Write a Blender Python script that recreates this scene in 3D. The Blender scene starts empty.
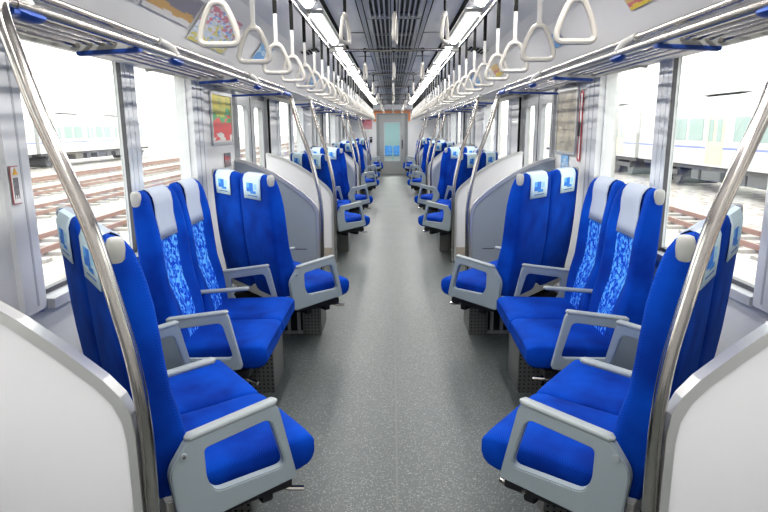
import bpy, bmesh, math, random
from mathutils import Vector, Matrix
random.seed(7)
C = bpy.context.scene.collection
PI = math.pi

# ------------------------------------------------------------------ materials
MATS = {}
def nodes(m):
    m.use_nodes = True
    nt = m.node_tree
    for n in list(nt.nodes): nt.nodes.remove(n)
    return nt
def mat(name, col, rough=.5, metal=0, spec=.5, bump=0, bscale=200, var=0, vscale=8, sheen=0, emis=None, estr=0, coat=0):
    m = bpy.data.materials.new(name); nt = nodes(m); N = nt.nodes; L = nt.links
    out = N.new('ShaderNodeOutputMaterial'); b = N.new('ShaderNodeBsdfPrincipled')
    L.new(b.outputs[0], out.inputs[0])
    b.inputs['Base Color'].default_value = (*col, 1); b.inputs['Roughness'].default_value = rough
    b.inputs['Metallic'].default_value = metal; b.inputs['Specular IOR Level'].default_value = spec
    b.inputs['Sheen Weight'].default_value = sheen; b.inputs['Coat Weight'].default_value = coat
    tc = N.new('ShaderNodeTexCoord')
    if var:
        n = N.new('ShaderNodeTexNoise'); n.inputs['Scale'].default_value = vscale; n.inputs['Detail'].default_value = 3
        L.new(tc.outputs['Object'], n.inputs['Vector'])
        r = N.new('ShaderNodeMapRange'); r.inputs[3].default_value = 1 - var; r.inputs[4].default_value = 1 + var
        L.new(n.outputs[0], r.inputs[0])
        mx = N.new('ShaderNodeVectorMath'); mx.operation = 'SCALE'; mx.inputs[0].default_value = col
        L.new(r.outputs[0], mx.inputs['Scale']); L.new(mx.outputs[0], b.inputs['Base Color'])
    if bump:
        n = N.new('ShaderNodeTexNoise'); n.inputs['Scale'].default_value = bscale
        L.new(tc.outputs['Object'], n.inputs['Vector'])
        bp = N.new('ShaderNodeBump'); bp.inputs['Strength'].default_value = bump; bp.inputs['Distance'].default_value = .002
        L.new(n.outputs[0], bp.inputs['Height']); L.new(bp.outputs[0], b.inputs['Normal'])
    if emis:
        b.inputs['Emission Color'].default_value = (*emis, 1); b.inputs['Emission Strength'].default_value = estr
    m['b'] = 1
    MATS[name] = m
    return m
def bsdf(m): return next(n for n in m.node_tree.nodes if n.type == 'BSDF_PRINCIPLED')

WHITE = mat('wall_enamel', (.72, .72, .71), .5, spec=.35)
WHITE2 = mat('ceiling_panel', (.80, .79, .77), .45, bump=.04, bscale=60)
CREAM = mat('moulded_grey_resin', (.44, .44, .42), .45)
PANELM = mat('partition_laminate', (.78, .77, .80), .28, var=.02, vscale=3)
PANEL_SHADE = mat('partition_shade_grey', (.33, .37, .42), .4, var=.02, vscale=4)  # partition panel with its shade put into a darker grey base colour
TRIM = mat('aluminium_trim', (.62, .62, .62), .3, metal=.6)
STEEL = mat('polished_steel', (.55, .52, .50), .13, metal=1)
RAIL = mat('rack_rail_steel', (.52, .49, .46), .20, metal=1)
ARM = mat('armrest_resin', (.29, .335, .36), .38, bump=.05, bscale=300)
ARMP = mat('armrest_top_resin', (.31, .34, .35), .42)
GREYD = mat('dark_frame_metal', (.03, .03, .035), .5, metal=.3)
BLACK = mat('black_rubber', (.008, .008, .008), .7, spec=.15)
BLUEP = mat('blue_resin', (.02, .07, .30), .4)
HANDLE = mat('strap_ring_resin', (.47, .45, .41), .38)
STRAP = mat('white_strap_webbing', (.48, .47, .45), .6)
DOORM = mat('door_steel', (.50, .51, .52), .3, metal=.55)
DOORG = mat('end_door_grey', (.33, .34, .33), .4, metal=.2)
GASK = mat('window_gasket', (.10, .10, .11), .5)
FRAMEW = mat('window_frame_enamel', (.74, .75, .76), .5, spec=.3)
FRAMEA = mat('window_frame_aluminium', (.50, .51, .53), .6, spec=.3)
TUBE = mat('lamp_diffuser', (.9, .9, .9), .5, emis=(1, .98, .96), estr=17)
DOWN = mat('downlight_lens', (.9, .9, .9), .5, emis=(1, .95, .88), estr=6)
ORANGE = mat('orange_header_band', (.72, .28, .10), .45)
BEIGE = mat('kick_plate', (.48, .42, .36), .45)
VENTM = mat('ventilation_slats', (.58, .58, .56), .45)
RED = mat('red_resin', (.5, .05, .06), .4)
LBLUE = mat('light_blue_print', (.12, .35, .68), .5)

def fabric(name, pattern):
    m = bpy.data.materials.new(name); nt = nodes(m); N = nt.nodes; L = nt.links
    out = N.new('ShaderNodeOutputMaterial'); b = N.new('ShaderNodeBsdfPrincipled'); L.new(b.outputs[0], out.inputs[0])
    b.inputs['Roughness'].default_value = .85; b.inputs['Specular IOR Level'].default_value = .15
    b.inputs['Sheen Weight'].default_value = .10; b.inputs['Sheen Roughness'].default_value = .35
    b.inputs['Sheen Tint'].default_value = (.1, .35, 1, 1)
    tc = N.new('ShaderNodeTexCoord'); sep = N.new('ShaderNodeSeparateXYZ'); L.new(tc.outputs['Object'], sep.inputs[0])
    def math_(op, a, bb=None, cc=None):
        n = N.new('ShaderNodeMath'); n.operation = op
        for i, v in enumerate((a, bb, cc)):
            if v is None: continue
            if isinstance(v, (int, float)): n.inputs[i].default_value = v
            else: L.new(v, n.inputs[i])
        return n.outputs[0]
    # woven dot grid
    w = 820
    sx = math_('SINE', math_('MULTIPLY', sep.outputs[0], w))
    sy = math_('SINE', math_('MULTIPLY', math_('ADD', sep.outputs[1], sep.outputs[2]), w))
    dots = math_('MULTIPLY', sx, sy)
    nz = N.new('ShaderNodeTexNoise'); nz.inputs['Scale'].default_value = 6; L.new(tc.outputs['Object'], nz.inputs['Vector'])
    f = math_('ADD', math_('MULTIPLY', dots, .16), math_('MULTIPLY', nz.outputs[0], .8))
    ramp = N.new('ShaderNodeValToRGB'); L.new(f, ramp.inputs[0])
    ramp.color_ramp.elements[0].position = .1; ramp.color_ramp.elements[0].color = (.001, .012, .15, 1)
    ramp.color_ramp.elements[1].position = .75; ramp.color_ramp.elements[1].color = (.002, .094, .56, 1)
    col = ramp.outputs[0]
    if pattern:
        # irregular pixel mosaic in a tapering centre stripe on the front
        mp = N.new('ShaderNodeMapping'); mp.inputs['Rotation'].default_value = (0, .5, 0); L.new(tc.outputs['Object'], mp.inputs[0])
        flat = N.new('ShaderNodeVectorMath'); flat.operation = 'MULTIPLY'; flat.inputs[1].default_value = (1, 0, 1); L.new(mp.outputs[0], flat.inputs[0])
        v = N.new('ShaderNodeTexVoronoi'); v.distance = 'MANHATTAN'; v.inputs['Scale'].default_value = 72; L.new(flat.outputs[0], v.inputs['Vector'])
        r2 = N.new('ShaderNodeValToRGB'); r2.color_ramp.interpolation = 'CONSTANT'
        e = r2.color_ramp.elements; e[0].position = 0; e[0].color = (.004, .06, .52, 1); e[1].position = .42; e[1].color = (.04, .20, .72, 1)
        e2 = e.new(.68); e2.color = (.14, .42, .85, 1)
        sc = N.new('ShaderNodeSeparateColor'); L.new(v.outputs['Color'], sc.inputs[0]); L.new(sc.outputs[0], r2.inputs[0])
        ax = math_('ABSOLUTE', sep.outputs[0])
        lim = math_('MULTIPLY_ADD', sep.outputs[2], .07, .042)
        inx = math_('LESS_THAN', ax, lim)
        inz = math_('MULTIPLY', math_('GREATER_THAN', sep.outputs[2], .40), math_('LESS_THAN', sep.outputs[2], 1.0))
        edge = math_('MULTIPLY_ADD', sep.outputs[2], -.12, -.02)
        iny = math_('GREATER_THAN', sep.outputs[1], edge)
        msk = math_('MULTIPLY', math_('MULTIPLY', inx, inz), iny)
        mx = N.new('ShaderNodeMix'); mx.data_type = 'RGBA'; L.new(msk, mx.inputs[0]); L.new(col, mx.inputs[6]); L.new(r2.outputs[0], mx.inputs[7])
        col = mx.outputs[2]
    L.new(col, b.inputs['Base Color'])
    bp = N.new('ShaderNodeBump'); bp.inputs['Strength'].default_value = .12; bp.inputs['Distance'].default_value = .001
    L.new(dots, bp.inputs['Height']); L.new(bp.outputs[0], b.inputs['Normal'])
    return m
FAB = fabric('blue_moquette', False)
FABP = fabric('blue_moquette_with_mosaic', True)

def cover_mat():
    m = mat('headrest_cover_cloth', (.42, .47, .56), .7, bump=.1, bscale=120)
    nt = m.node_tree; N = nt.nodes; L = nt.links; b = bsdf(m)
    tc = N.new('ShaderNodeTexCoord'); sep = N.new('ShaderNodeSeparateXYZ'); L.new(tc.outputs['Object'], sep.inputs[0])
    def M(op, a, bb):
        n = N.new('ShaderNodeMath'); n.operation = op
        for i, v in enumerate((a, bb)):
            if isinstance(v, (int, float)): n.inputs[i].default_value = v
            else: L.new(v, n.inputs[i])
        return n.outputs[0]
    def box(x0, x1, z0, z1):
        a = M('MULTIPLY', M('GREATER_THAN', sep.outputs[0], x0), M('LESS_THAN', sep.outputs[0], x1))
        c = M('MULTIPLY', M('GREATER_THAN', sep.outputs[2], z0), M('LESS_THAN', sep.outputs[2], z1))
        return M('MULTIPLY', M('MULTIPLY', a, c), M('LESS_THAN', sep.outputs[1], -.165))
    mx0 = N.new('ShaderNodeMix'); mx0.data_type = 'RGBA'
    L.new(M('LESS_THAN', sep.outputs[1], -.165), mx0.inputs[0]); mx0.inputs[6].default_value = (.42, .47, .56, 1); mx0.inputs[7].default_value = (.62, .76, .82, 1)
    last = mx0.outputs[2]
    for bx_, colr in (((-.068, .022, 1.045, 1.100), (.03, .20, .70, 1)), ((-.068, -.030, 1.070, 1.100), (.12, .42, .82, 1)), ((-.02, .055, 1.035, 1.052), (.06, .30, .78, 1)), ((.030, .070, 1.06, 1.095), (.35, .62, .80, 1)), ((-.062, .07, 1.018, 1.024), (.1, .25, .6, 1))):
        mx = N.new('ShaderNodeMix'); mx.data_type = 'RGBA'
        L.new(box(*bx_), mx.inputs[0]); L.new(last, mx.inputs[6]); mx.inputs[7].default_value = colr; last = mx.outputs[2]
    L.new(last, b.inputs['Base Color'])
    return m
COVER = cover_mat()

def floor_mat():
    m = mat('speckled_lino', (.16, .17, .165), .42, spec=.38)
    nt = m.node_tree; N = nt.nodes; L = nt.links; b = bsdf(m)
    tc = N.new('ShaderNodeTexCoord')
    n = N.new('ShaderNodeTexVoronoi'); n.inputs['Scale'].default_value = 230; L.new(tc.outputs['Object'], n.inputs['Vector'])
    sc = N.new('ShaderNodeSeparateColor'); L.new(n.outputs['Color'], sc.inputs[0])
    r = N.new('ShaderNodeValToRGB'); e = r.color_ramp.elements
    e[0].position = 0; e[0].color = (.080, .092, .090, 1); e[1].position = .86; e[1].color = (.104, .117, .114, 1)
    x = e.new(.94); x.color = (.22, .235, .23, 1)
    L.new(sc.outputs[0], r.inputs[0])
    n2 = N.new('ShaderNodeTexNoise'); n2.inputs['Scale'].default_value = 2.2; n2.inputs['Detail'].default_value = 5; L.new(tc.outputs['Object'], n2.inputs['Vector'])
    mr = N.new('ShaderNodeMapRange'); mr.inputs[3].default_value = .82; mr.inputs[4].default_value = 1.18; L.new(n2.outputs[0], mr.inputs[0])
    mx = N.new('ShaderNodeVectorMath'); mx.operation = 'SCALE'; L.new(r.outputs[0], mx.inputs[0]); L.new(mr.outputs[0], mx.inputs['Scale'])
    L.new(mx.outputs[0], b.inputs['Base Color'])
    mr2 = N.new('ShaderNodeMapRange'); mr2.inputs[3].default_value = .34; mr2.inputs[4].default_value = .48; L.new(n2.outputs[0], mr2.inputs[0]); L.new(mr2.outputs[0], b.inputs['Roughness'])
    return m
FLOOR = floor_mat()

def perf_mat():
    m = mat('perforated_steel', (.40, .40, .38), .4, metal=.5)
    nt = m.node_tree; N = nt.nodes; L = nt.links; b = bsdf(m)
    tc = N.new('ShaderNodeTexCoord')
    v = N.new('ShaderNodeTexVoronoi'); v.feature = 'F1'; v.inputs['Scale'].default_value = 42; v.inputs['Randomness'].default_value = 0
    L.new(tc.outputs['Object'], v.inputs['Vector'])
    r = N.new('ShaderNodeValToRGB'); r.color_ramp.interpolation = 'CONSTANT'; e = r.color_ramp.elements
    e[0].color = (.02, .02, .02, 1); e[1].position = .36; e[1].color = (.24, .24, .23, 1)
    L.new(v.outputs['Distance'], r.inputs[0]); L.new(r.outputs[0], b.inputs['Base Color'])
    return m
PERF = perf_mat()

def glass_mat(name='window_glass', tint=(.97, .99, .98), refl=.06):
    m = bpy.data.materials.new(name); nt = nodes(m); N = nt.nodes; L = nt.links
    out = N.new('ShaderNodeOutputMaterial'); t = N.new('ShaderNodeBsdfTransparent'); t.inputs[0].default_value = (*tint, 1)
    g = N.new('ShaderNodeBsdfGlossy'); g.inputs['Roughness'].default_value = .02
    f = N.new('ShaderNodeLayerWeight'); f.inputs[0].default_value = .5
    pw = N.new('ShaderNodeMath'); pw.operation = 'POWER'; pw.inputs[1].default_value = 5; L.new(f.outputs['Facing'], pw.inputs[0])
    ml = N.new('ShaderNodeMath'); ml.operation = 'MULTIPLY_ADD'; ml.inputs[1].default_value = .5; ml.inputs[2].default_value = .03; L.new(pw.outputs[0], ml.inputs[0])
    mx = N.new('ShaderNodeMixShader'); L.new(ml.outputs[0], mx.inputs[0]); L.new(t.outputs[0], mx.inputs[1]); L.new(g.outputs[0], mx.inputs[2])
    L.new(mx.outputs[0], out.inputs[0])
    return m
GLASS = glass_mat(); GLASST = glass_mat('tinted_train_glass', (.35, .6, .6))

def poster_mat(name, bands, scale=9, cells=.5, seed=0.0):
    """flat print: coloured horizontal bands broken by irregular patches"""
    m = mat(name, bands[0][1], .35); nt = m.node_tree; N = nt.nodes; L = nt.links; b = bsdf(m)
    tc = N.new('ShaderNodeTexCoord'); sep = N.new('ShaderNodeSeparateXYZ'); L.new(tc.outputs['Generated'], sep.inputs[0])
    n = N.new('ShaderNodeTexVoronoi'); n.inputs['Scale'].default_value = scale
    mp = N.new('ShaderNodeMapping'); mp.inputs['Location'].default_value = (seed, seed, seed); L.new(tc.outputs['Generated'], mp.inputs[0]); L.new(mp.outputs[0], n.inputs['Vector'])
    sc = N.new('ShaderNodeSeparateColor'); L.new(n.outputs['Color'], sc.inputs[0])
    a = N.new('ShaderNodeMath'); a.operation = 'MULTIPLY_ADD'; L.new(sc.outputs[0], a.inputs[0]); a.inputs[1].default_value = cells; L.new(sep.outputs[2], a.inputs[2])
    a2 = N.new('ShaderNodeMath'); a2.operation = 'SUBTRACT'; L.new(a.outputs[0], a2.inputs[0]); a2.inputs[1].default_value = cells / 2
    r = N.new('ShaderNodeValToRGB'); r.color_ramp.interpolation = 'CONSTANT'; e = r.color_ramp.elements
    e[0].position = 0; e[0].color = (*bands[0][1], 1); e[1].position = bands[1][0]; e[1].color = (*bands[1][1], 1)
    for p, c in bands[2:]:
        q = e.new(p); q.color = (*c, 1)
    L.new(a2.outputs[0], r.inputs[0]); L.new(r.outputs[0], b.inputs['Base Color'])
    return m
def ballast_mat():
    m = mat('ballast_stones', (.46, .43, .40), .9); nt = m.node_tree; N = nt.nodes; L = nt.links; b = bsdf(m)
    tc = N.new('ShaderNodeTexCoord'); n = N.new('ShaderNodeTexNoise'); n.inputs['Scale'].default_value = 3.5; n.inputs['Detail'].default_value = 8
    L.new(tc.outputs['Object'], n.inputs['Vector']); r = N.new('ShaderNodeValToRGB'); e = r.color_ramp.elements
    e[0].position = .35; e[0].color = (.30, .26, .23, 1); e[1].position = .62; e[1].color = (.55, .52, .49, 1)
    L.new(n.outputs[0], r.inputs[0]); L.new(r.outputs[0], b.inputs['Base Color'])
    return m
BALLAST = ballast_mat()
RUST = mat('rusty_rail', (.30, .19, .155), .6, var=.2, vscale=3)
SLEEP = mat('concrete_sleeper', (.36, .34, .32), .9)
TRAINW = mat('train_cream', (.62, .62, .62), .4)
TRAINY = mat('train_yellow', (.72, .62, .40), .4)
TRAIND = mat('train_underframe', (.13, .13, .14), .7)
TRAINB = mat('train_blue_stripe', (.20, .24, .55), .4)
TRAING = mat('train_window', (.27, .36, .35), .3)
LEAF = mat('foliage', (.10, .17, .07), .9, var=.4, vscale=4)
CONC = mat('pale_concrete', (.5, .5, .5), .9)

# ------------------------------------------------------------------ mesh helpers
class MB:
    def __init__(s): s.v = []; s.f = []; s.m = []; s.sm = []
    def add(s, vs, fs, mi=0, sm=False):
        o = len(s.v); s.v += [tuple(v) for v in vs]
        for f in fs: s.f.append([o + i for i in f]); s.m.append(mi); s.sm.append(sm)
    def box(s, x0, x1, y0, y1, z0, z1, mi=0):
        vs = [(x, y, z) for x in (x0, x1) for y in (y0, y1) for z in (z0, z1)]
        s.add(vs, [(0, 1, 3, 2), (4, 6, 7, 5), (0, 4, 5, 1), (2, 3, 7, 6), (0, 2, 6, 4), (1, 5, 7, 3)], mi)
    def rings(s, rings, mi=0, closed=True, caps=True, sm=True):
        n = len(rings[0]); vs = [p for r in rings for p in r]; fs = []
        for i in range(len(rings) - 1):
            for j in range(n if closed else n - 1):
                k = (j + 1) % n
                fs.append((i * n + j, i * n + k, (i + 1) * n + k, (i + 1) * n + j))
        if caps:
            fs.append(tuple(range(n - 1, -1, -1))); fs.append(tuple((len(rings) - 1) * n + j for j in range(n)))
        s.add(vs, fs, mi, sm)
    def tube(s, pts, r, seg=10, mi=0, loop=False, flat=1.0):
        P = [Vector(p) for p in pts]; R = []; n = len(P); up = None
        for i in range(n):
            if loop: t = (P[(i + 1) % n] - P[i - 1]).normalized()
            else: t = (P[min(i + 1, n - 1)] - P[max(i - 1, 0)]).normalized()
            if up is None: up = Vector((0, 0, 1)) if abs(t.z) < .9 else Vector((0, 1, 0))
            a = (up - t * up.dot(t)).normalized(); up = a; c = t.cross(a)
            R.append([P[i] + a * (r * math.cos(2 * PI * k / seg)) + c * (r * flat * math.sin(2 * PI * k / seg)) for k in range(seg)])
        if loop: R.append(R[0])
        s.rings(R, mi, caps=not loop)
    def prism(s, poly, d0, d1, axis='x', mi=0):
        def P(a, b, d): return (d, a, b) if axis == 'x' else ((a, d, b) if axis == 'y' else (a, b, d))
        n = len(poly); vs = [P(a, b, d0) for a, b in poly] + [P(a, b, d1) for a, b in poly]
        fs = [tuple(range(n)), tuple(range(2 * n - 1, n - 1, -1))] + [(i, n + i, n + (i + 1) % n, (i + 1) % n) for i in range(n)]
        s.add(vs, fs, mi)
    def frame(s, outer, inner, d0, d1, axis='x', mi=0):
        """band between two outlines with the same number of points"""
        def P(a, b, d): return (d, a, b) if axis == 'x' else ((a, d, b) if axis == 'y' else (a, b, d))
        n = len(outer); vs = []
        for d in (d0, d1): vs += [P(a, b, d) for a, b in outer] + [P(a, b, d) for a, b in inner]
        fs = []
        for i in range(n):
            k = (i + 1) % n
            fs += [(i, k, n + k, n + i), (2 * n + i, 3 * n + i, 3 * n + k, 2 * n + k), (i, 2 * n + i, 2 * n + k, k), (n + i, n + k, 3 * n + k, 3 * n + i)]
        s.add(vs, fs, mi)
    def mesh(s, name, mats, bevel=0, seg=2):
        me = bpy.data.meshes.new(name); me.from_pydata(s.v, [], s.f)
        for m in (mats if isinstance(mats, (list, tuple)) else [mats]): me.materials.append(m)
        for i, p in enumerate(me.polygons): p.material_index = s.m[i]; p.use_smooth = s.sm[i]
        bm = bmesh.new(); bm.from_mesh(me)
        bmesh.ops.recalc_face_normals(bm, faces=bm.faces)
        if bevel:
            es = [e for e in bm.edges if len(e.link_faces) == 2 and e.calc_face_angle(0) > .6]
            bmesh.ops.bevel(bm, geom=es, offset=bevel, segments=seg, affect='EDGES', clamp_overlap=True)
            for f in bm.faces: f.smooth = True
        bm.to_mesh(me); bm.free()
        if bevel or any(s.sm):
            for e in me.edges: pass
            try: me.set_sharp_from_angle(angle=.7)
            except Exception: pass
        return me
def link(name, me, parent=None, loc=(0, 0, 0), rz=0):
    o = bpy.data.objects.new(name, me); C.objects.link(o); o.location = loc; o.rotation_euler.z = rz
    if parent: o.parent = parent
    return o
def build(name, mb, mats, parent=None, loc=(0, 0, 0), rz=0, bevel=0, seg=2):
    return link(name, mb.mesh(name, mats, bevel, seg), parent, loc, rz)
def empty(name, loc=(0, 0, 0), rz=0):
    o = bpy.data.objects.new(name, None); C.objects.link(o); o.location = loc; o.rotation_euler.z = rz; o.empty_display_size = .1
    return o
def tag(o, label, cat, group=None):
    o['label'] = label; o['category'] = cat
    if group: o['group'] = group
    return o
def struct(o): o['kind'] = 'structure'; return o
KIDS = {}
def copy_tree(o, parent=None):
    c = o.copy(); C.objects.link(c); c.parent = parent
    for ch in list(o.children): copy_tree(ch, c)
    return c
def fillet(poly, r, n=4):
    out = []; m = len(poly)
    for i in range(m):
        p = Vector(poly[i]); a = Vector(poly[i - 1]); b = Vector(poly[(i + 1) % m])
        rr = r[i] if isinstance(r, (list, tuple)) else r
        da = (a - p); db = (b - p); l = min(rr, da.length * .45, db.length * .45)
        A = p + da.normalized() * l; B = p + db.normalized() * l
        for k in range(n + 1):
            t = k / n; q = A * (1 - t) ** 2 + p * 2 * t * (1 - t) + B * t * t; out.append((q.x, q.y))
    return out
def smooth_path(pts, n=6):
    P = [Vector(p) for p in pts]; out = []
    for i in range(len(P) - 1):
        p0 = P[max(i - 1, 0)]; p1 = P[i]; p2 = P[i + 1]; p3 = P[min(i + 2, len(P) - 1)]
        for k in range(n):
            t = k / n
            out.append(.5 * ((2 * p1) + (p2 - p0) * t + (2 * p0 - 5 * p1 + 4 * p2 - p3) * t * t + (3 * p1 - p0 - 3 * p2 + p3) * t ** 3))
    out.append(P[-1]); return out

# ------------------------------------------------------------------ dimensions
W = 1.35; YB = -1.0; YE = 19.42; PER = 5.0
BAYS = [(1.35, 5.10), (6.35, 10.10), (11.35, 15.10), (16.35, YE)]
SIDE = {-1: 'left', 1: 'right'}
BAYN = ['nearest', 'second', 'third', 'farthest']
ORD = ['first', 'second', 'third', 'fourth', 'fifth', 'sixth', 'seventh', 'eighth', 'ninth', 'tenth', 'eleventh', 'twelfth', 'thirteenth', 'fourteenth', 'fifteenth', 'sixteenth', 'seventeenth', 'eighteenth', 'nineteenth', 'twentieth', 'twenty-first', 'twenty-second', 'twenty-third', 'twenty-fourth', 'twenty-fifth', 'twenty-sixth', 'twenty-seventh', 'twenty-eighth', 'twenty-ninth', 'thirtieth', 'thirty-first', 'thirty-second', 'thirty-third', 'thirty-fourth', 'thirty-fifth', 'thirty-sixth']

# ------------------------------------------------------------------ shell
mb = MB(); mb.box(-W - .1, W + .1, YB, YE, -.08, 0); struct(build('floor', mb, FLOOR))
mb = MB(); mb.box(-.004, .004, YB, YE, 0, .0015); struct(build('trim_1', mb, mat('floor_seam', (.13, .14, .135), .5)))
prof = [(-W, 1.765), (-1.22, 1.79), (-1.13, 1.835), (-1.06, 1.93), (-.97, 2.05), (-.86, 2.125), (-.72, 2.165), (-.60, 2.19), (-.30, 2.215)]
prof = prof + [(-x, z) for x, z in reversed(prof)]
poly = prof + [(W + .1, 1.765), (W + .1, 2.4), (-W - .1, 2.4), (-W - .1, 1.765)]
mb = MB()
mb.prism(poly, YB, YE, 'y'); ce = struct(build('ceiling', mb, WHITE2))
n = 2
for s in (-1, 1):   # seam mouldings above the racks
    mb = MB(); mb.tube([(s * 1.128, YB, 1.834), (s * 1.128, YE, 1.834)], .006, 6)
    struct(build('trim_%d' % n, mb, TRIM)); n += 1
mb = MB()
for x in (-.45, .45): mb.box(x - .012, x + .012, YB, YE - .5, 2.196, 2.206)
for x in (-.245, .245, -.205, .205): mb.box(x - .002, x + .002, YB, YE - .5, 2.205, 2.212)
struct(build('trim_%d' % n, mb, BLACK)); n += 1
# transverse ceiling panel joints
mb = MB()
for y in [k * 1.66 + .3 for k in range(12)]:
    for a, b in ((-.97, -.62), (.62, .97)):
        pass
    mb.box(-.42, -.25, y, y + .004, 2.205, 2.2125); mb.box(.25, .42, y, y + .004, 2.205, 2.2125)
struct(build('trim_%d' % n, mb, GASK)); n += 1

wn = 1; dn = 1
ZS, ZH = .785, 1.765
winlists = {}
for s in (-1, 1):
    wx0, wx1 = (s * W, s * (W + .09)); wx0, wx1 = min(wx0, wx1), max(wx0, wx1)
    open_ = [('door', .18, 1.48)]
    for k in range(4):
        y0 = 2.17 + PER * k
        open_.append(('win', y0, y0 + 1.88 if k < 3 else y0 + 1.45))
        if k < 3: open_.append(('door', 5.18 + PER * k, 6.48 + PER * k))
    mb = MB(); y = YB
    for kind, a, b in open_:
        mb.box(wx0, wx1, y, a, 0, ZH + .01)
        if kind == 'win': mb.box(wx0, wx1, a, b, 0, ZS)
        else: mb.box(wx0, wx1, a, b, 1.76, ZH + .01)
        y = b
    mb.box(wx0, wx1, y, YE, 0, ZH + .01)
    struct(build('wall_' + SIDE[s], mb, WHITE))
    # heater duct and baseboard
    mb = MB()
    for (a, b) in BAYS:
        x0, x1 = sorted((s * (W - .06), s * W)); mb.box(x0, x1, a, b, 0, .20)
        for i in range(3):
            x2, x3 = sorted((s * (W - .064), s * (W - .06))); mb.box(x2, x3, a + .1, b - .1, .05 + i * .05, .065 + i * .05, 1)
    struct(build('baseboard_' + SIDE[s], mb, [TRIM, GASK]))
    # windows
    for kind, a, b in open_:
        if kind == 'win':
            w = struct(empty('window_%d' % wn, (s * W, a, ZS))); wn += 1
            w.name = 'window_%d' % (wn - 1)
            L = b - a; H = ZH - ZS; mid = min(.88, L * .47)
            fr = MB()
            for (p, q, t) in ((-.13, .004, .012), (L - .004, L + .25 if L > 1.5 else L + .15, .012)):
                fr.box(-.02 if s > 0 else -.04, .04 if s > 0 else .02, p, q, -.02, H)
            for (p, q) in ((-.055, -.045), (L + .09, L + .10), (L + .18, L + .19)):
                x0, x1 = sorted((-s * .021 if False else -s * .02, -s * .022)); fr.box(x0, x1, p, q, 0, H, 2)
            # mullion
            x0, x1 = sorted((-s * .005, s * .04)); fr.box(x0, x1, mid, mid + .15, 0, H, 0)
            x0, x1 = sorted((-s * .010, -s * .005)); fr.box(x0, x1, mid + .03, mid + .075, 0, H, 0); fr.box(x0, x1, mid + .085, mid + .13, 0, H, 0)
            for (p, q) in ((mid - .004, mid + .008), (mid + .142, mid + .154)):
                x2, x3 = sorted((s * .0, s * .02)); fr.box(x2, x3, p, q, 0, H, 1)
            fr.box(-.03, .05, .006, L - .006, -.025, .012, 2)
            x0, x1 = sorted((s * .02, s * .05)); fr.box(x0, x1, 0, L, .012, .03, 1)
            fr.box(*sorted((s * .02, s * .09)), -.01, .012, 0, H, 0); fr.box(*sorted((s * .02, s * .09)), L - .012, L + .01, 0, H, 0)
            build('window_frame', fr, [FRAMEW, GASK, FRAMEA], w)
            for (p, q) in ((0, mid), (mid + .15, L)):
                g = MB(); x0, x1 = sorted((s * .030, s * .036)); g.box(x0, x1, p, q, .02, H - .01)
                build('window_pane', g, GLASS, w)
        else:
            d = struct(empty('door_%d' % dn, (s * (W + .03), a, 0))); dn += 1
            L = b - a
            for j in (0, 1):
                p, q = (0, L / 2 - .004) if j == 0 else (L / 2 + .004, L)
                lf = MB(); wa, wb = p + .13, q - .13
                outer = [(p, .01), (q, .01), (q, 1.76), (p, 1.76)]; inner = [(wa, .74), (wb, .74), (wb, 1.64), (wa, 1.64)]
                inner = fillet(inner, .07, 5)
                # match outline point counts
                oo = []
                for i, c in enumerate(outer): oo += [c] * 6
                lf.frame(oo, inner, -.015, .015)
                o = build('door_leaf', lf, DOORM, d)
                gk = MB(); gk.frame(fillet([(wa - .014, .726), (wb + .014, .726), (wb + .014, 1.654), (wa - .014, 1.654)], .08, 5), fillet([(wa + .004, .744), (wb - .004, .744), (wb - .004, 1.636), (wa + .004, 1.636)], .07, 5), -.019, .019)
                build('window_seal', gk, FRAMEA, o)
                g = MB(); g.prism(inner, -.003, .003); build('glass', g, GLASS, o)
            fr = MB(); x0, x1 = sorted((-s * .06, s * .02))
            fr.box(x0, x1, -.05, .004, 0, 1.78); fr.box(x0, x1, L - .004, L + .05, 0, 1.78); fr.box(x0, x1, 0, L, 1.752, 1.80)
            fr.box(-.018, .018, L / 2 - .004, L / 2 + .004, .01, 1.76, 1)
            x2, x3 = sorted((-s * .064, -s * .05)); fr.box(x2, x3, L - .02, L + .03, 0, 1.77, 1)
            fr.box(x2, x3, -.025, 0, 0, 1.77, 0)
            build('door_frame', fr, [DOORM, BLACK], d)

# end walls
mb = MB()
for a, b in ((-W - .1, -.52), (.47, W + .1)): mb.box(a, b, YE, YE + .08, 0, 2.4)
mb.box(-.52, .47, YE, YE + .08, 1.90, 2.4)
struct(build('wall_front', mb, WHITE))
mb = MB(); mb.box(-W - .1, W + .1, YB - .08, YB, 0, 2.4); struct(build('wall_back', mb, WHITE))
# lowered bulkhead over the end door
mb = MB(); mb.prism([(YE - .55, 2.22), (YE - .35, 2.02), (YE, 1.97), (YE, 2.24)], -.95, .95, 'x'); struct(build('trim_%d' % n, mb, WHITE2)); n += 1
# end door
d = struct(empty('door_%d' % dn, (-.025, YE + .03, 0))); dn += 1
lf = MB()
lf.frame([(-.40, .01), (.40, .01), (.40, 1.86), (-.40, 1.86)], [(-.25, .42), (.25, .42), (.25, 1.62), (-.25, 1.62)], -.02, .02, 'y'); 
lo = build('door_leaf', lf, DOORG, d)
g = MB(); g.box(-.25, .25, -.004, .004, .42, 1.62); build('glass', g, GLASS, lo)
g = MB(); g.frame([(-.265, .405), (.265, .405), (.265, 1.635), (-.265, 1.635)], [(-.235, .435), (.235, .435), (.235, 1.605), (-.235, 1.605)], -.026, .026, 'y'); build('window_seal', g, FRAMEA, lo)
g = MB(); g.tube([(.32, -.05, .8), (.32, -.05, 1.08)], .012, 8); g.tube([(.32, -.05, .81), (.32, -.02, .81)], .008, 6); g.tube([(.32, -.05, 1.07), (.32, -.02, 1.07)], .008, 6)
build('door_handle', g, BLACK, lo)
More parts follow.
